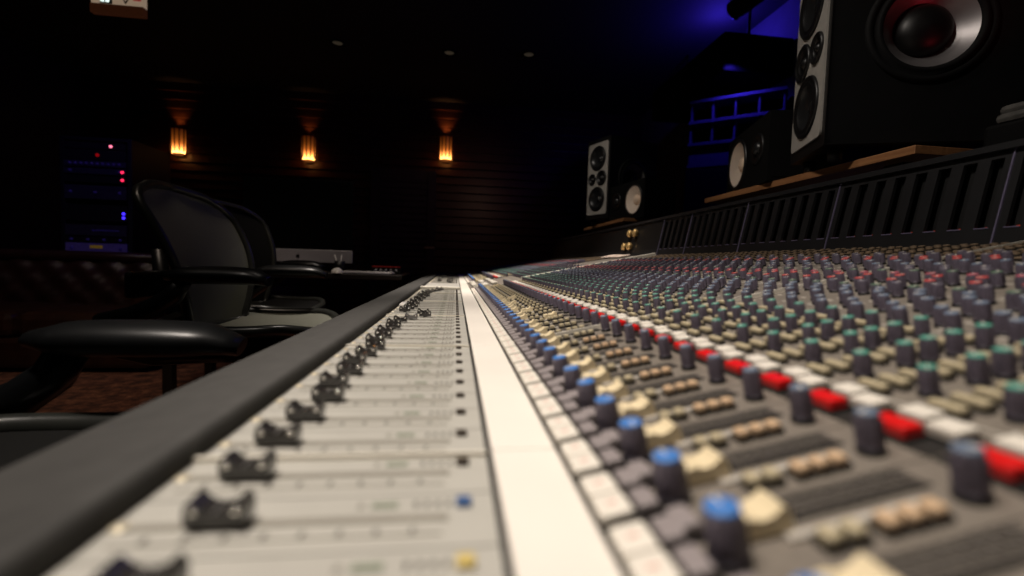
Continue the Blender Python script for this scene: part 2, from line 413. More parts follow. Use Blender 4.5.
KM = {
    'cream_button': button(.0126, .0144, .0055, 'btn_cream', mark='btn_mark'), 'grey_button': button(.0080, .0122, .0058, 'btn_grey'),
    'pan_knob': knob(.0058, .0188, 'k_blue'), 'small_fader_cap': small_fader(), 'tan_button': button(.0056, .0062, .0046, 'btn_tan'),
    'orange_button': button(.0056, .0062, .0046, 'btn_orange'), 'level_knob': knob(.0045, .0178, 'k_steel'),
    'red_button': button(.0098, .0165, .0062, 'btn_red'), 'white_button': button(.0108, .0125, .0058, 'btn_white'),
    'beige_button': button(.0050, .0150, .0046, 'btn_tan'), 'green_knob': knob(.0042, .0152, 'k_green'), 'blue_knob': knob(.0045, .0150, 'k_steel'),
    'dark_green_knob': knob(.0045, .0148, 'k_dgreen'), 'red_knob': knob(.0045, .0150, 'k_red'), 'pink_knob': knob(.0045, .0148, 'k_pink'),
    'grey_knob': knob(.0045, .0148, 'k_grey'), 'routing_button': button(.0060, .0075, .0034, 'btn_brown'),
}
items = {k: [] for k in KM}
for i, (y, far) in enumerate(CH):
    A = lambda kind, u, v, ang=0.0: items[kind].append((i, u, v, ang))
    for v in (-.0078, .0078): A('cream_button', .0066, v); A('grey_button', .0190, v*1.06)
    A('grey_button', .0262, .0118)
    A('pan_knob', .0315, -.0058, R.uniform(0, 6))
    A('small_fader_cap', .0475+(R.uniform(.0, .004) if R.random() < .86 or i < 16 else R.uniform(.01, .045)), .0048)
    for k, u in enumerate((.062, .070, .082, .090, .098)): A('orange_button' if k > 1 and i < 14 else 'tan_button', u, -.0102)
    A('level_knob', .117, -.0062, R.uniform(0, 6))
    A('red_button', .1365, .001); A('white_button', .1485, -.0115); A('white_button', .1530, .0045)
    for u in (.183, .2110, .2265, .2440, .2640): A('green_knob', u, -.0098, R.uniform(0, 6))
    for k in range(9): A('beige_button', .169+k*.0124, .0070)
    k = 0; u = .284
    while u < .552:
        for v, du in ((-.0085, 0), (.0085, .0128)):
            x = u+du
            if x < .345: kd = 'blue_knob'
            elif x < .378: kd = 'dark_green_knob' if v > 0 else 'grey_knob'
            elif x < .392: kd = 'red_knob'
            elif x < .418: kd = 'pink_knob' if v > 0 else 'red_knob'
            elif x < .50: kd = ('grey_knob', 'blue_knob', 'dark_green_knob')[(k+(v > 0)) % 3]
            elif x < .528: kd = 'red_knob'
            else: kd = 'grey_knob'
            A(kd, x, v+(.0042 if k % 2 else -.0042), R.uniform(0, 6))
        u += .0262 if k % 3 else .034; k += 1
    for k in range(9):
        for v in (-.009, .004): A('routing_button', .570+k*.0145, v)

# camera frame, to tell which controls show largest
YAW, PIT, ROLL = math.radians(7.14), math.radians(3.05), math.radians(1.8)
fw = Vector((math.sin(YAW)*math.cos(PIT), math.cos(YAW)*math.cos(PIT), -math.sin(PIT)))
rt = fw.cross(Vector((0, 0, 1))).normalized(); up = rt.cross(fw)
rt2 = rt*math.cos(ROLL)+up*math.sin(ROLL); up2 = up*math.cos(ROLL)-rt*math.sin(ROLL)
CAM = Vector((0, 0, CAMZ))
def rank(i, u, v):
    p = Vector((X0+u*EC-.012*ES, CH[i][0]+v, Z0+u*ES+.01)); d = p-CAM; z = d.dot(fw)
    if z < .03: return 1e3+p.y*-1
    ax, ay = abs(d.dot(rt2)/z)*455/512, abs(d.dot(up2)/z)*455/288
    return z+(1e2 if max(ax, ay) > 1.06 else 0)
for kind, L in items.items():
    L.sort(key=lambda t: rank(*t[:3]))
    vis = [t for t in L if rank(*t[:3]) < 100][:100]
    keep = set(map(id, vis)); rest = [t for t in L if id(t) not in keep]
    me = KM[kind]; me.name = kind
    for i, u, v, a in vis:
        link(bpy.data.objects.new(kind, me), strips[i], (u, v, .0002), (0, 0, a))
    if rest:                                                # the far ones of this kind as one part
        n = len(me.vertices); vs0 = [v.co.copy() for v in me.vertices]; fs0 = [tuple(p.vertices) for p in me.polygons]
        mi0 = [p.material_index for p in me.polygons]; sm0 = [p.use_smooth for p in me.polygons]
        vs, fs = [], []
        for q, (i, u, v, a) in enumerate(rest):
            T = Matrix.Translation((X0, CH[i][0], Z0)) @ Matrix.Rotation(-SL, 4, 'Y') @ Matrix.Translation((u, v, .0002)) @ Matrix.Rotation(a, 4, 'Z')
            T = Matrix.Translation(OFF) @ T
            vs += [(T @ c)[:] for c in vs0]; fs += [tuple(q*n+k for k in f) for f in fs0]
        m2 = bpy.data.meshes.new(kind); m2.from_pydata(vs, [], fs)
        for m in me.materials: m2.materials.append(m)
        m2.polygons.foreach_set('material_index', mi0*len(rest)); m2.polygons.foreach_set('use_smooth', sm0*len(rest)); m2.update()
        stuff(link(bpy.data.objects.new(kind, m2), console))

# centre section: plate with blocks of keys
sl = lambda u, v, n=0: Vector((X0+u*EC-n*ES, v, Z0+u*ES+n*EC))
b = MB(); b.box((UMAX/2, 0, -.004), (UMAX, YC-YM-.004, .008), 'strip_grey')
for u in (.08, .16, .3, .45): b.box((u, 0, .0003), (.0015, YC-YM-.01, .001), 'rib_light')
ctr = b.obj('centre_section', console, Vector((X0, (YM+YC)/2, Z0))+OFF, (0, -SL, 0))
big = button(.020, .030, .009, 'btn_cream'); wide = button(.014, .018, .008, 'btn_white')
for k in range(10):
    for j in range(3):
        if (k*3+j*5) % 7 != 3: link(bpy.data.objects.new('monitor_button', big if (k+j) % 2 else wide), ctr, (.02+j*.035, -.2+k*.043, .0002))
for k in range(10):
    for j in range(7): link(bpy.data.objects.new('monitor_knob', KM['green_knob' if j < 5 else 'grey_knob']), ctr, (.205+j*.036, -.2+k*.044, .0002))
b = MB(); b.box((.43, -(YC-YM)/2+.006, .006), (.50, .008, .016), 'bar_cream', .002); b.obj('divider_rail', ctr)

# meter bridge
zb0, zb1 = zs(XR)-.004, CAMZ+.190; xb0, xb1 = XR+.004, XR+.034
FA = math.atan2(xb1-xb0, zb1-zb0); FH = math.hypot(xb1-xb0, zb1-zb0)
b = MB(); b.prism([(xb0+.022, zb0-.02), (xb1+.02, zb1-.004), (1.05, zb1-.004), (1.05, zb0-.05)], YN-.03, YF+.03, 'bridge_dark'); cpart(b.obj('meter_bridge'))
b = MB(); b.prism([(xb1-.012, zb1-.006), (xb1-.010, zb1+.004), (xb1+.01, zb1+.008), (1.05, zb1+.008), (1.05, zb1-.006)], YN-.03, YF+.03, 'bridge'); cpart(b.obj('bridge_top'))
ycuts = [YN, .263, .555, .847, 1.139, 1.431, YM+.06]
def bay(y0, y1, slots):
    L = y1-y0; b = MB(); t = .006                           # local: x outward-back, y along, z up the face
    b.box((0, 0, .014), (t, L-.002, .028), 'bridge'); b.box((0, 0, FH-.009), (t, L-.002, .018), 'bridge')
    if slots:
        p = L/slots
        for k in range(slots+1):
            w = .0175 if 0 < k < slots else .011
            yy = -L/2+k*p+(0 if 0 < k < slots else (.0055 if k == 0 else -.0055))
            b.box((0, yy, FH/2), (t*.98, w, FH-.03), 'bridge')
        for k in range(slots): b.box((-.001, -L/2+(k+.5)*p, .0275), (t, p*.5, .0016), 'bridge_trim')
    else:
        b.box((0, 0, FH/2), (t*.98, L-.002, FH-.03), 'bridge_dark')
    o = b.obj('meter_panel', console, Vector((xb0, (y0+y1)/2, zb0))+OFF, (0, FA, 0))
    if slots:
        for k in range(slots):
            m = MB(); m.box((0, 0, 0), (.003, p*.42, FH-.04), 'bridge_dark'); m.box((-.002, 0, -(FH-.04)/2+.010), (.002, p*.22, .006), 'led_red')
            m.obj('level_meter', o, (.012, -L/2+(k+.5)*p, FH/2))
    return o
for a, c in zip(ycuts, ycuts[1:]): bay(a, c, 8 if c-a > .25 else 5)
cp = bay(ycuts[-1], YC, 0); bay(YC, YF, 0)
for yy, zz in ((.12, .045), (.06, .045), (.09, .103), (.03, .103)):
    b = MB(); b.lathe([(.012, 0), (.012, .006), (.016, .007), (.016, .018), (.011, .021), (0, .021)], 'brass', 14, Matrix.Rotation(-PI/2, 4, 'Y'))
    b.obj('brass_knob', cp, (-.003, yy, zz))
for y in ycuts[1:]:
    b = MB(); b.box((0, 0, FH/2), (.004, .0022, FH), 'bridge_trim'); b.obj('joint_trim', console, Vector((xb0-.003, y, zb0))+OFF, (0, FA, 0))
b = MB(); b.box((0, 0, 0), (.03, .002, .001), 'bridge_trim'); 

# things lying on the console
b = MB(); b.box((0, 0, 0), (.05, .22, .004), 'paper', .001); b.box((.004, .02, .0035), (.03, .12, .002), 'paper', .0005)
tag(b.obj('paper_pad', None, sl(UMAX-.035, 1.98, .0075), (0, -SL, .05)), 'pale paper pad lying at the rear edge of the console below the brass knobs', 'paper pad')
b = MB(); b.box((0, 0, .003), (.012, .05, .006), 'white_plastic', .002); b.box((0, .028, .003), (.008, .01, .005), 'white_plastic', .002)
tag(b.obj('marker_pen', None, (-.108, .985, Z0+.0004)), 'small white marker lying on the fader panels beside the padded armrest', 'pen')

# ------------------------------------------------------------------ shelves and loudspeakers
ZSH = CAMZ+.28
def shelf(x, y0, y1, rz, label):
    L = y1-y0; t = thing('speaker_shelf', label, 'shelf', (x, (y0+y1)/2, ZSH-.019), rz, 'wooden shelves on the meter bridge')
    b = MB(); b.box((.185, 0, .0095), (.37, L, .019), 'shelf_wood', .0015); b.obj('board', t)
    for s in (-1, 1):
        b = MB(); zt = zb1+.008-(ZSH-.019); b.box((.06, s*(L/2-.09), zt/2), (.03, .05, -zt), 'black_paint', .003)
        b.box((.17, s*(L/2-.09), -.006), (.24, .05, .012), 'black_paint', .003); b.obj('bracket', t)
    return t
shelf(.965, .872, 1.70, 0, 'longer wooden shelf carrying the big speaker with the large side cone')
shelf(.935, 2.50, 3.30, 0, 'shorter wooden shelf farther along the console, carrying the farther pair of speakers')

def driver(parent, name, x, y, z, r, kind, rot=0.0, flip=1):
    """a round driver facing local +x (rot turns it about z)"""
    b = MB(); T = None
    if kind == 'woofer':
        b.lathe([(r, -.004), (r, .003), (r*.96, .006), (r*.86, .006), (r*.84, .002), (r*.80, .005), (r*.74, .006), (r*.68, .001)], 'rubber', 32, axis='x', caps=False)
        o = b.obj(name, parent, (x, y, z), (0, 0, rot))
        c = MB(); c.lathe([(r*.68, .001), (r*.30, -.022), (r*.26, -.02), (r*.2, -.012), (r*.1, -.008), (0, -.007)], 'cone_dark', 32, axis='x', caps=False); c.obj('cone', o)
    elif kind == 'mid':
        b.lathe([(r, -.003), (r, .004), (r*.93, .006), (r*.80, .006), (r*.78, .001), (r*.66, .004), (r*.58, .000)], 'rubber', 28, axis='x', caps=False)
        o = b.obj(name, parent, (x, y, z), (0, 0, rot))
        c = MB(); c.lathe([(r*.58, 0), (r*.36, -.008), (r*.32, -.002), (r*.2, .004), (0, .007)], 'cap_gloss', 28, axis='x', caps=False); c.obj('dome', o)
    elif kind == 'sub':
        b.lathe([(r, -.004), (r, .004), (r*.97, .008), (r*.90, .008), (r*.88, .003), (r*.83, .012), (r*.77, .013), (r*.73, .004)], 'sub_rubber', 48, axis='x', caps=False)
        o = b.obj(name, parent, (x, y, z), (0, 0, rot))
        c = MB(); c.lathe([(r*.73, .004), (r*.46, -.028)], 'alu', 48, axis='x', caps=False); c.obj('cone', o)
        c = MB(); c.lathe([(r*.46, -.028), (r*.44, -.018), (r*.34, -.006), (r*.2, .002), (0, .005)], 'cap_gloss', 48, axis='x', caps=False); c.obj('dust_cap', o)
    elif kind == 'white':
        b.lathe([(r*1.16, -.004), (r*1.16, .003), (r*1.1, .005), (r*1.02, .004), (r, .001)], 'rubber', 36, axis='x', caps=False)
        o = b.obj(name, parent, (x, y, z), (0, 0, rot))
        c = MB(); c.lathe([(r, .001), (r*.36, -.026)], 'cone_white', 36, axis='x', caps=False); c.obj('cone', o)
        c = MB(); c.lathe([(r*.36, -.026), (r*.33, -.016), (r*.2, -.009), (0, -.006)], 'cap_white', 28, axis='x', caps=False); c.obj('dust_cap', o)
    elif kind == 'tweeter':
        b.lathe([(r, -.003), (r, .003), (r*.95, .005), (r*.5, .003), (r*.45, .001)], 'rubber', 28, axis='x', caps=False)
        o = b.obj(name, parent, (x, y, z), (0, 0, rot))
        c = MB(); c.lathe([(r*.45, .001), (r*.4, .008), (r*.2, .013), (0, .014)], 'cone_dark', 24, axis='x', caps=False); c.obj('dome', o)
    return o
def big_speaker(loc, rz, side, label):
    t = thing('studio_speaker', label, 'speaker', loc, rz, 'tall speakers with pale front plates')
    W, H, D = .235, .52, .40
    zc = .033+H/2; th = .016
    holes = [(0, .132, .070), (0, -.132, .070), (side*.042, 0, .040), (-side*.052, 0, .030)]
    b = MB(); Zt = Matrix.Translation((0, 0, zc))
    b.plate(W, H, holes, -th, 0, 'black_paint', .004, Zt); b.plate(W, H, [], -D, -D+th, 'black_paint', .004, Zt)
    for s in (-1, 1):
        T = Matrix.Translation((-D/2, s*(W/2-th), zc)) @ Matrix.Rotation(s*PI/2, 4, 'Z')
        b.plate(D-.002, H-.002, [(s*.0, .005, .112)], 0, th, 'black_paint', .001, T)
        b.box((-D/2, 0, zc+s*(H/2-th/2)), (D-2*th, W-2*th, th), 'black_paint')
    b.obj('cabinet', t)
    b = MB(); b.plate(.200, .464, holes, .0002, .005, 'baffle', .014, Zt); b.obj('face_plate', t)
    for s in (-1, 1): driver(t, 'woofer', .006, 0, zc+s*.132, .080, 'woofer')
    driver(t, 'midrange', .006, side*.042, zc, .049, 'mid'); driver(t, 'tweeter', .006, -side*.052, zc, .038, 'mid')
    for s in (-1, 1): driver(t, 'subwoofer', -D/2, s*(W/2), zc+.005, .130, 'sub', rot=s*PI/2)
    for sx in (-.04, -.36):
        for sy in (-.08, .08): b = MB(); b.lathe([(.016, 0), (.018, .033)], 'rubber', 12); b.obj('foot', t, (sx, sy, 0))
    return t
def small_speaker(loc, rz, side, label):
    t = thing('studio_speaker', label, 'speaker', loc, rz, 'small speakers with white cones')
    W, H, D = .382, .215, .20
    b = MB(); Zt = Matrix.Translation((0, 0, H/2))
    b.plate(W, H, [(side*.082, 0, .079), (-side*.105, H*.05, .024)], -.014, 0, 'black_matt', .003, Zt); b.plate(W, H, [], -D, -D+.014, 'black_matt', .003, Zt)
    for s in (-1, 1): b.box((-D/2, 0, H/2+s*(H/2-.007)), (D-.028, W-.004, .014), 'black_matt'); b.box((-D/2, s*(W/2-.007), H/2), (D-.028, .014, H-.028), 'black_matt')
    b.obj('cabinet', t)
    driver(t, 'woofer', .001, side*.082, H*.5, .078, 'white'); driver(t, 'tweeter', .001, -side*.105, H*.55, .050, 'tweeter')
    return t
PH = math.radians(21)
big_speaker((.925, 1.135, ZSH), PI-PH, -1, 'large black speaker with pale front plate, cropped at its top, aluminium cone on its side')
small_speaker((.995, 1.498, ZSH), PI-math.radians(15), -1, 'small black speaker with white cone, on the longer shelf beside the big speaker')
big_speaker((.912, 2.93, ZSH), PI+PH, 1, 'tall black speaker with pale front plate, whole in view on the shorter shelf')
small_speaker((.985, 2.60, ZSH), PI+math.radians(10), 1, 'small black speaker with white cone, on the shorter shelf')
b = MB(); b.box((0, 0, .0245), (.15, .13, .049), 'black_matt', .006)
tag(b.obj('storage_case', None, (.93, .60, zb1+.008), (0, 0, .1)), 'low black case on the meter bridge, holding up the grey cloth', 'case')
b = MB()
for k in range(2): b.box((0, .004*k, .009+.014*k), (.13-.012*k, .115-.01*k, .016), 'cloth_grey', .007)
tag(b.obj('folded_cloth', None, (.93, .60, zb1+.058), (0, 0, .1)), 'dim grey folded cloth on a low black case past the end of the longer shelf', 'cloth')

# ------------------------------------------------------------------ office chairs
def grid(b, fn, nu, nv, m):
    vs = [fn(i/nu, j/nv) for i in range(nu+1) for j in range(nv+1)]
    fs = [(i*(nv+1)+j, (i+1)*(nv+1)+j, (i+1)*(nv+1)+j+1, i*(nv+1)+j+1) for i in range(nu) for j in range(nv)]
    b.add(vs, fs, m, smooth=True)
def chair(loc, rz, seat, pad, top, label, backm='mesh_grey', bx=0.0):
    t = thing('office_chair', label, 'chair', (loc[0], loc[1], 0), rz, 'mesh office chairs along the console')
    zb = seat-.01
    def bw(s):                                              # half width of the back at height s
        return (.155+.085*math.sin(min(1, s/.80)*PI/2))*min(1.0, math.sqrt(max(0, 1-max(0, (s-.80)/.205)**2.2)))
    def bp(s, q):                                           # q in -1..1
        w = bw(s); y = q*w
        x = bx*(.4+.6*s)-.135-.120*s+.05*(q*q)*(.4+.6*math.sin(PI*min(1, s)))+.025*math.sin(PI*s)
        return (x, y, zb+s*(top-zb))
    b = MB(); grid(b, lambda i, j: bp(i*.995, (j*2-1)*.98), 22, 14, backm); b.obj('backrest', t)
    ring = [bp(k/18*.97, -1) for k in range(19)]
    ring += [bp(.97+.03*math.sin(a*PI/8), -math.cos(a*PI/8)) for a in range(1, 8)]+[bp((18-k)/18*.97, 1) for k in range(19)]
    b = MB(); b.tube(ring+[bp(0, .5), bp(0, 0), bp(0, -.5)], .0125, 'chair_frame', 8, closed=True); b.obj('back_frame', t)
    b = MB(); b.tube([(-.05, 0, seat-.09), (-.2, 0, seat-.05), (-.27, 0, seat+.08), (-.285, 0, seat+.22)], [.03, .028, .024, .018], 'chair_black', 10)
    b.box((-.262, 0, seat+.12), (.022, .34, .075), 'chair_black', .01); b.obj('back_support', t)
    def sp(i, j):
        q = j*2-1; x = -.22+.45*i; w = .205+.03*math.sin(PI*i)
        w *= math.sqrt(max(.02, 1-abs(2*i-1)**5))
        z = seat+.02*q*q-.012*math.sin(PI*i)-.05*max(0, i-.75)**2*12
        return (x, q*w, z)
    b = MB(); grid(b, sp, 18, 12, backm); o = b.obj('seat', t)
    rim = [sp(k/16, 0) for k in range(17)]+[sp(1, j/6) for j in range(1, 6)]+[sp((16-k)/16, 1) for k in range(17)]+[sp(0, 1-j/6) for j in range(1, 6)]
    b = MB(); b.tube(rim, .015, 'chair_frame', 8, closed=True); b.obj('seat_frame', t)
    b = MB(); b.box((0, 0, seat-.075), (.26, .16, .075), 'chair_black', .02); b.obj('tilt_housing', t)
    for s in (-1, 1):
        y = s*.262
        b = MB(); b.tube([(-.06, s*.08, seat-.085), (-.20, s*.17, seat-.075), (-.285, s*.235, seat-.03), (-.255, y, pad-.140), (-.19, y, pad-.125), (-.135, y, pad-.100), (-.095, y, pad-.070), (-.075, y, pad-.034)], [.02, .022, .024, .025, .025, .025, .024, .022], 'chair_black', 10)
        o = b.obj('armrest', t)
        b = MB(); n = 14
        pts = [(-.112+.245*k/n, y-s*.012*math.sin(PI*k/n), pad-.022+.004*math.sin(PI*k/n)-.010*(k/n > .85)*(k/n-.85)*6) for k in range(n+1)]
        rs = [.045*max(.28, (1-abs(2*k/n-1)**4))**.5 for k in range(n+1)]
        b.tube(pts, rs, 'chair_black', 14, sq=.52); b.obj('arm_pad', o)
    b = MB(); b.lathe([(.028, .12), (.028, .30), (.02, .301), (.02, seat-.10)], 'chair_black', 14); b.obj('column', t)
    for k in range(5):
        a = 2*PI*k/5+.3; c, s_ = math.cos(a), math.sin(a)
        b = MB(); b.tube([(0, 0, .12), (.12*c, .12*s_, .115), (.31*c, .31*s_, .075)], [.034, .028, .018], 'chair_black', 8); l = b.obj('leg', t)
        b = MB(); T = Matrix.Translation((.31*c, .31*s_, .03)) @ Matrix.Rotation(a, 4, 'Z')
        for q in (-.014, .014): b.lathe([(.01, -.009), (.03, -.008), (.03, .008), (.01, .009)], 'rubber', 14, T @ Matrix.Translation((0, q, 0)) @ Matrix.Rotation(PI/2, 4, 'X'))
        b.box((0, 0, .028), (.012, .012, .05), 'chair_black', T=T); b.obj('caster', l)
    return t
chair((-.415, .385), 0.0, .595, .728, 1.0, 'black office chair beside the armrest showing only an arm pad and seat edge', 'mesh_black', -.12)
chair((-.607, 1.50), 0.0, .61, .785, 1.018, 'black office chair with its whole grey mesh back showing')
chair((-.86, 2.17), -.3, .60, .80, 1.06, 'office chair with a dark back, half hidden behind the grey mesh back', 'mesh_black')

# ------------------------------------------------------------------ computer desk
DZ = .735
t = thing('computer_desk', 'dark desk at the far end of the chairs holding a computer', 'desk', (-.95, 2.90, 0))
b = MB(); b.box((0, 0, DZ-.015), (1.30, .52, .03), 'desk', .004); b.obj('desk_top', t)
for sx in (-.6, .6):
    for sy in (-.21, .21): b = MB(); b.box((sx, sy, (DZ-.03)/2), (.05, .05, DZ-.03), 'desk', .004); b.obj('leg', t)
t = thing('desktop_computer', 'large flat desktop computer with dark screen and silver chin on the desk', 'computer', (-.965, 2.96, DZ+.028), -.03)
b = MB(); b.box((0, 0, .318), (.65, .016, .43), 'screen', .006); b.obj('display', t)
b = MB(); b.box((0, -.001, .066), (.65, .018, .080), 'silver', .004); ch = b.obj('chin', t)
b = MB()                                                    # fruit-shaped mark: body with a bite, and a leaf
pts = []
for k in range(28):
    a = 2*PI*k/28; r = .0125*(1-.10*abs(math.cos(a-PI/2))**6)
    x, z = r*math.cos(a), r*math.sin(a)*1.05
    d = math.hypot(x-.0165, z-.002)
    if d < .0085: x, z = .0165+(x-.0165)/d*.0085, .002+(z-.002)/d*.0085
    pts.append((x, z))
b.prism(pts, -.0005, .0005, 'logo'); b.prism([(.0005, .0145), (.004, .0165), (.006, .021), (.002, .019)], -.0005, .0005, 'logo')
b.obj('chin_logo', ch, (0, -.0105, .062))
b = MB(); b.box((0, .06, .10), (.16, .006, .20), 'silver', .002); b.box((0, .03, -.010), (.18, .18, .036), 'silver', .003); b.obj('stand', t)
b = MB(); b.box((0, 0, .006), (.28, .11, .010), 'silver', .004)
for r in range(5):
    for c in range(14): b.box((-.126+c*.0194, -.04+r*.02, .0125), (.016, .016, .004), 'white_plastic', .001)
tag(b.obj('computer_keyboard', None, (-.50, 2.73, DZ), (0, 0, -.1)), 'thin white keyboard lying on the desk beside the mouse', 'keyboard')
b = MB()
grid(b, lambda i, j: (.032*math.cos(2*PI*j)*math.sin(PI/2*i), .056*math.sin(2*PI*j)*math.sin(PI/2*i), .003+.030*math.cos(PI/2*i)), 8, 20, 'white_plastic')
b.box((0, 0, .003), (.04, .075, .004), 'white_plastic'); 
tag(b.obj('computer_mouse', None, (-.665, 2.68, DZ-.0005), (0, 0, .3)), 'small white computer mouse at the front edge of the desk', 'mouse')
b = MB(); b.lathe([(.026, 0), (.030, .07), (.027, .07), (.024, .006), (0, .006)], 'black_paint', 16); cup = b.obj('pen_cup', None, (-.68, 2.80, DZ)); tag(cup, 'dark cup holding pens behind the mouse on the desk', 'cup')
for k, (dx, dy, lb) in enumerate(((-.03, 0, 'thin pale pen leaning far out of the dark cup'), (.008, .01, 'upright pale pen standing in the dark cup'))):
    b = MB(); b.tube([(0, 0, .009), (dx, dy, .105)], .0028, 'white_plastic', 8); tag(b.obj('pen', None, (-.68, 2.80, DZ)), lb, 'pen')
t = thing('audio_interface', 'low dark box with a red top edge at the end of the desk', 'audio device', (-.42, 2.92, DZ))
b = MB(); b.box((0, 0, .02), (.17, .14, .04), 'black_paint', .004); b.obj('case', t)
b = MB(); b.box((0, -.066, .0425), (.17, .012, .007), 'red_plastic', .002); b.obj('red_edge', t)
for k in range(5): b = MB(); b.lathe([(.009, 0), (.008, .012), (0, .012)], 'silver', 12, Matrix.Rotation(PI/2, 4, 'X')); b.obj('dial', t, (-.06+k*.03, -.07, .02))

# ------------------------------------------------------------------ sofa
t = thing('leather_sofa', 'dark reddish brown tufted leather sofa in front of the equipment rack', 'sofa', (-3.2, 3.75, 0))
b = MB(); b.box((0, 0, .13), (2.3, .86, .2), 'leather', .03); b.obj('base', t)
for k in range(3): b = MB(); b.box((-.70+k*.70, -.08, .32), (.69, .70, .17), 'leather', .05); b.obj('seat_cushion', t)
def tuft(i, j):
    x = -1.13+2.26*i; z = .36+.40*j
    d = .018*(math.cos(x*2*PI/.22)*math.cos(z*2*PI/.2))
    return (x, .24+.10*j-.02+d-(.03*math.sin(PI*j)), z)
b = MB(); grid(b, tuft, 90, 20, 'leather'); b.box((0, .37, .53), (2.26, .10, .42), 'leather', .03)
b.tube([(-1.14, .33, .765), (-.4, .33, .77), (.4, .33, .77), (1.14, .33, .765)], .045, 'leather', 12); b.obj('backrest', t)
for s in (-1, 1):
    b = MB(); b.box((s*1.12, -.02, .33), (.16, .84, .50), 'leather', .04); b.tube([(s*1.12, -.44, .60), (s*1.12, .38, .62)], .095, 'leather', 14); b.obj('armrest', t)
for sx in (-1.05, 1.05):
    for sy in (-.36, .36): b = MB(); b.lathe([(.02, 0), (.032, .04)], 'black_paint', 10); b.obj('foot', t, (sx, sy, 0))

# ------------------------------------------------------------------ equipment rack with its units
RX, RY = -3.08, 4.36
t = thing('equipment_rack', 'tall dark equipment rack standing behind the sofa', 'rack', (RX, RY, 0))
for s in (-1, 1): b = MB(); b.box((s*.262, .27, .91), (.035, .54, 1.70), 'rack_metal', .004); b.obj('side_panel', t)
b = MB(); b.box((0, .27, 1.772), (.56, .54, .03), 'rack_metal', .004); b.obj('top_panel', t)
b = MB(); b.box((0, .27, .03), (.56, .54, .06), 'rack_metal', .004); b.obj('plinth', t)
b = MB(); b.box((0, .53, .9), (.5, .02, 1.68), 'rack_metal'); b.obj('back_panel', t)
def unit(z, h, face, label, leds=(), knobs=0, keys=0):
    u = thing('audio_processor', label, 'audio unit', (RX, RY, z), 0, 'units in the equipment rack')
    b = MB(); b.box((0, .15, 0), (.482, .30, h-.004), 'rack_metal'); b.obj('case', u)
    b = MB(); b.box((0, -.004, 0), (.482, .008, h-.004), face, .001); b.obj('faceplate', u)
    for x, m, r in leds: b = MB(); b.lathe([(r, 0), (r, .004), (r*.6, .007), (0, .007)], m, 10, Matrix.Rotation(PI/2, 4, 'X')); b.obj('indicator_light', u, (x, -.008, 0))
    for k in range(knobs): b = MB(); b.lathe([(.011, 0), (.009, .014), (0, .014)], 'rack_knob', 12, Matrix.Rotation(PI/2, 4, 'X')); b.obj('dial', u, (-.19+k*.38/max(1, knobs-1), -.008, 0))
    for k in range(keys): b = MB(); b.box((0, 0, 0), (.014, .006, .012), 'rack_knob', .001); b.obj('key', u, (-.02+k*.024, -.011, 0))
    return u
unit(1.714, .06, 'rack_metal', 'topmost unit of the rack, with one pinkish white light', [(.125, 'glow_pink', .012)])
unit(1.636, .09, 'rack_metal', 'rack unit with a small red glow, second from the top', [(.02, 'ledred_dim', .014)])
unit(1.562, .055, 'rack_face', 'rack unit with a full row of dim purple dials below the red glow', [], 10)
unit(1.499, .055, 'rack_face', 'upper of the two rack units with a red light at their end', [(.212, 'glow_red', .012)], 2)
unit(1.432, .06, 'rack_metal', 'lower of the two rack units with a red light at their end', [(.212, 'glow_red', .012)])
unit(1.32, .12, 'rack_face', 'deep rack unit with three dim dials, between the red and blue lights', [], 3)
unit(1.145, .14, 'rack_metal', 'rack unit with two blue lights at its end', [(.218, 'glow_blue', .012)])
o = [c for c in bpy.data.objects if c.get('label') == 'rack unit with two blue lights at its end'][0]
b = MB(); b.lathe([(.012, 0), (.012, .004), (.007, .007), (0, .007)], 'glow_blue', 10, Matrix.Rotation(PI/2, 4, 'X')); b.obj('indicator_light', o, (.218, -.008, -.036))
unit(.995, .10, 'rack_face', 'rack unit with a row of little purple keys', [], 0, 9)
unit(.915, .05, 'rack_metal', 'narrow rack unit with four dials, directly above the purple-lit panel', [], 4)
u = unit(.845, .084, 'rack_lit', 'broad purple-lit faceplate low in the rack with a yellowish plate at its middle', [], 2)
b = MB(); b.box((0, 0, 0), (.10, .004, .026), 'glow_yellow', .001); b.obj('name_plate', u, (.0, -.010, .008))
unit(.765, .06, 'rack_metal', 'lowest rack unit in view, with a pair of green lights', [(-.09, 'glow_green', .009), (-.045, 'glow_green', .009), (.12, 'ledred_dim', .007)])

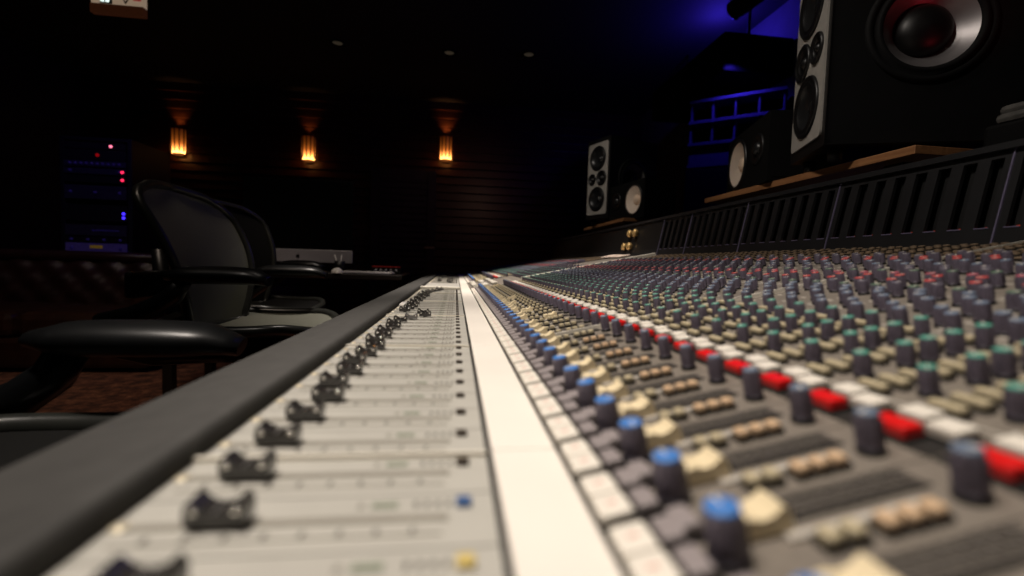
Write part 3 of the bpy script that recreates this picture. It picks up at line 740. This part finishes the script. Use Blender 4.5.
# ------------------------------------------------------------------ sconces, ceiling lights, sign
def sconce(x, z, e, label):
    t = thing('wall_sconce', label, 'wall lamp', (x, 6.40, z-.16), 0, 'amber sconces on the boarded far wall')
    b = MB(); b.box((0, -.01, .16), (.12, .02, .34), 'sconce_bronze', .004); b.obj('back_plate', t)
    b = MB(); n = 12; r = .085; vs = []; 
    for j in range(7):
        for k in range(n+1): a = PI+PI*k/n; rr = r*(.86+.14*min(1, j/3)); vs.append((rr*math.cos(a), -.02+rr*math.sin(a), .02+.30*j/6))
    b.add(vs, [(j*(n+1)+k, j*(n+1)+k+1, (j+1)*(n+1)+k+1, (j+1)*(n+1)+k) for j in range(6) for k in range(n)], 'sconce_glow', smooth=True); b.obj('shade', t)
    b = MB()
    for k in range(7):
        a = PI+PI*(k+.0)/6; b.tube([(.094*math.cos(a), -.02+.094*math.sin(a), .035), (.1*math.cos(a), -.02+.1*math.sin(a), .335)], .0075, 'sconce_bronze', 6)
    b.obj('slat_cage', t)
    b = MB()
    pts = [(.098*math.cos(PI+PI*k/12), -.02+.098*math.sin(PI+PI*k/12), .335) for k in range(13)]; b.tube(pts, .008, 'sconce_bronze', 6)
    b.obj('top_ring', t)
    ld = bpy.data.lights.new('sconce_bulb', 'SPOT'); ld.energy = e*1.3; ld.color = (1, .40, .13); ld.shadow_soft_size = .02; ld.spot_size = math.radians(76); ld.spot_blend = 1
    link(bpy.data.objects.new('sconce_bulb', ld), t, (0, -.07, .35), (PI-.42, 0, 0))
sconce(-3.54, CAMZ+1.41, 1.6, 'amber wall sconce nearest the equipment rack')
sconce(-1.96, CAMZ+1.42, 1.0, 'dimmest amber wall sconce, the middle of the three')
sconce(-.17, CAMZ+1.53, 2.6, 'amber wall sconce nearest the speakers, with the brightest glow on the boards above')
for x, y, lb in ((-1.24, 4.92, 'dim recessed ceiling light closest to the middle sconce'), (-.12, 4.92, 'dim recessed ceiling light above the sconce nearest the speakers'), (.70, 4.80, 'dim recessed ceiling light nearest the blue-lit wall')):
    t = thing('ceiling_light', lb, 'ceiling light', (x, y, 3.0), 0, 'recessed lights in the dark ceiling')
    b = MB(); b.lathe([(.075, 0), (.075, -.012), (.055, -.012), (.05, -.002)], 'black_matt', 20); b.obj('trim_ring', t)
    b = MB(); b.lathe([(.05, -.004), (.03, -.010), (0, -.011)], 'downlight', 20); b.obj('lens', t)
t = thing('hanging_panel', 'cream lit panel with a brown lower rail hung under the dark ceiling', 'panel', (-2.31, 3.50, 2.42))
b = MB(); b.box((0, 0, .22), (.33, .03, .32), 'sign_cream', .003); b.obj('panel_face', t)
b = MB(); b.box((0, -.005, .03), (.33, .045, .06), 'sign_brown', .003); b.obj('lower_rail', t)
b = MB(); b.box((-.07, -.018, .135), (.075, .006, .14), 'sign_green', .002); o = b.obj('dark_plate', t)
for x in (-.087, -.057):
    b = MB(); b.box((0, 0, 0), (.022, .004, .05), 'sign_white', .006, Matrix.Rotation(.15, 4, 'Y')); b.box((0.002, 0, .035), (.018, .004, .03), 'sign_white', .005); b.obj('white_glyph', o, (x, -.023, .098))
b = MB(); b.lathe([(.018, 0), (.018, .006), (0, .006)], 'black_matt', 14, Matrix.Rotation(PI/2, 4, 'X')); b.tube([(.0, -.004, 0), (.02, -.005, -.05), (.05, -.005, .0), (.04, -.005, .09)], .005, 'black_matt', 6); b.obj('cable_loop', t, (.03, -.016, .125))
b = MB(); b.box((0, 0, 0), (.05, .006, .05), 'sign_red', .003); b.obj('red_patch', t, (.12, -.017, .125))
for s in (-1, 1): b = MB(); b.tube([(s*.14, 0, .37), (s*.14, 0, .58)], .006, 'black_matt', 6); b.obj('hanger_rod', t)
# lamp head under the ceiling by the blue light
t = thing('spotlight', 'dark track spotlight silhouetted against the blue glow by the ceiling', 'ceiling light', (2.14, 3.30, 3.0))
b = MB(); b.box((0, 0, -.015), (.10, .10, .03), 'black_matt', .004); b.tube([(0, 0, -.02), (0, 0, -.09)], .012, 'black_matt', 8); b.obj('mount', t)
b = MB(); b.lathe([(.05, -.16), (.075, -.14), (.075, .14), (.055, .18), (.0, .18)], 'black_matt', 18, Matrix.Translation((0, -.02, -.14)) @ Matrix.Rotation(1.2, 4, 'X') @ Matrix.Rotation(.5, 4, 'Y')); b.obj('lamp_head', t)
b = MB(); b.lathe([(.012, 0), (.008, .008), (0, .008)], 'glow_blue', 10, Matrix.Rotation(PI/2, 4, 'X')); b.obj('indicator_light', t, (0.0, -.16, -.20))

# floor-standing diffuser and black soffit box in the blue-lit corner
t = thing('diffuser_rack', 'open-celled diffuser stand with shelf edges glowing blue beyond the speakers', 'acoustic diffuser', (2.20, 3.48, 0), math.radians(-40))
cw = .168
for z in (1.68, 1.86, 2.04, 2.21):
    b = MB(); b.box((0, .06, z), (cw*4+.03, .20, .026), 'diffuser', .002); b.obj('horizontal_board', t)
for k in range(5): b = MB(); b.box((-2*cw+k*cw, .07, 1.945), (.016, .17, .53), 'diffuser', .002); b.obj('vertical_board', t)
b = MB(); b.box((0, .165, 1.945), (cw*4, .012, .53), 'black_matt'); b.obj('back_board', t)
b = MB(); b.box((0, -.01, 1.77), (cw*4, .012, .16), 'diffuser', .002); b.obj('lower_panel', t)
b = MB(); b.box((0, .06, .825), (cw*4+.04, .22, 1.65), 'black_matt', .005); b.obj('stand', t)
t = thing('soffit_box', 'big black box hung under the ceiling corner, outlined against the blue glow', 'soffit box', (2.30, 4.02, 2.36))
b = MB(); b.box((0, 0, .15), (.59, 1.30, .30), 'black_matt', .02); b.obj('body', t)
for sy in (-.5, .5): b = MB(); b.tube([(0, sy, .29), (0, sy, .64)], .012, 'black_matt', 8); b.obj('hanger_rod', t)
# ------------------------------------------------------------------ light
def lamp(kind, name, loc, target, e, col, size=.1, cone=None, blend=.5):
    ld = bpy.data.lights.new(name, kind); ld.energy = e; ld.color = col
    if kind == 'AREA': ld.size = size
    else: ld.shadow_soft_size = size
    if cone: ld.spot_size = math.radians(cone); ld.spot_blend = blend
    o = link(bpy.data.objects.new(name, ld), None, loc)
    if target: o.rotation_euler = (Vector(target)-Vector(loc)).to_track_quat('-Z', 'Y').to_euler()
    return o
WARM = (1, .885, .785)
lamp('SPOT', 'console_spot', (-.45, .10, 2.75), (-.02, .48, .75), 182, WARM, .05, 42, .95)
lamp('SPOT', 'console_spot_far', (-.3, 1.8, 2.9), (.06, 1.95, .75), 340, WARM, .05, 50, .95)
lamp('SPOT', 'console_wide', (-.9, .3, 2.85), (.4, .6, .8), 92, (1, .90, .80), .12, 70, 1)
lamp('SPOT', 'speaker_fill', (-.6, 1.0, 2.85), (.95, 1.22, 1.35), 24, (1, .90, .80), .08, 24, .8)  # added fill that brightens the near speaker fronts
lamp('SPOT', 'speaker_fill_far', (-.7, 1.8, 2.85), (.95, 2.8, 1.25), 52, (1, .90, .80), .08, 26, .8)  # extra light added to lift the farther speakers
lamp('POINT', 'blue_wash', (2.2, 3.78, 2.80), None, 10, (.06, .03, 1), .05)
lamp('SPOT', 'blue_grid', (2.06, 3.30, 2.42), (2.12, 3.40, 1.8), 16, (.06, .03, 1), .02, 140, .8)
lamp('SPOT', 'red_lamp', (1.2, .45, 1.10), (1.10, .95, 1.52), 1.4, (1, .05, .08), .03, 34, .8)
lamp('SPOT', 'purple_fill', (-2.7, 3.3, 2.5), (-3.08, 4.36, 1.2), 9, (.30, .20, 1), .1, 60, .8)
lamp('SPOT', 'carpet_glow', (-1.2, 1.2, 2.85), (-1.8, 2.3, 0), 60.0, (1, .80, .64), .3, 70, .9)
lamp('SPOT', 'sofa_fill', (-2.6, 2.2, 2.9), (-3.0, 3.4, .4), 26.0, (1, .78, .60), .3, 70, .9)  # added light to bring up the dark sofa
lamp('SPOT', 'desk_fill', (-.4, 2.1, 2.9), (-.7, 2.75, .75), 26.0, (1, .85, .72), .1, 34, .9)  # added light for the white things on the desk
lamp('SPOT', 'wall_fill', (.4, 4.6, 2.7), (.1, 6.4, 1.5), 3, (1, .55, .36), .1, 80, 1)  # added dim warm light over the far boards
w = bpy.data.worlds.new('dark'); scene.world = w; w.use_nodes = True
w.node_tree.nodes['Background'].inputs[0].default_value = (.8, .8, 1, 1); w.node_tree.nodes['Background'].inputs[1].default_value = .0015

# ------------------------------------------------------------------ camera
cd = bpy.data.cameras.new('camera'); cd.sensor_width = 36; cd.lens = 36*455/1024; cd.clip_start = .005
cd.dof.use_dof = True; cd.dof.focus_distance = .95; cd.dof.aperture_fstop = 2.9
cam = link(bpy.data.objects.new('camera', cd))
m = Matrix.Identity(4)
for r in range(3): m[r][0] = rt2[r]; m[r][1] = up2[r]; m[r][2] = -fw[r]; m[r][3] = CAM[r]
cam.matrix_world = m
scene.camera = cam
scene.view_settings.view_transform = 'Standard'
scene.view_settings.look = 'None'
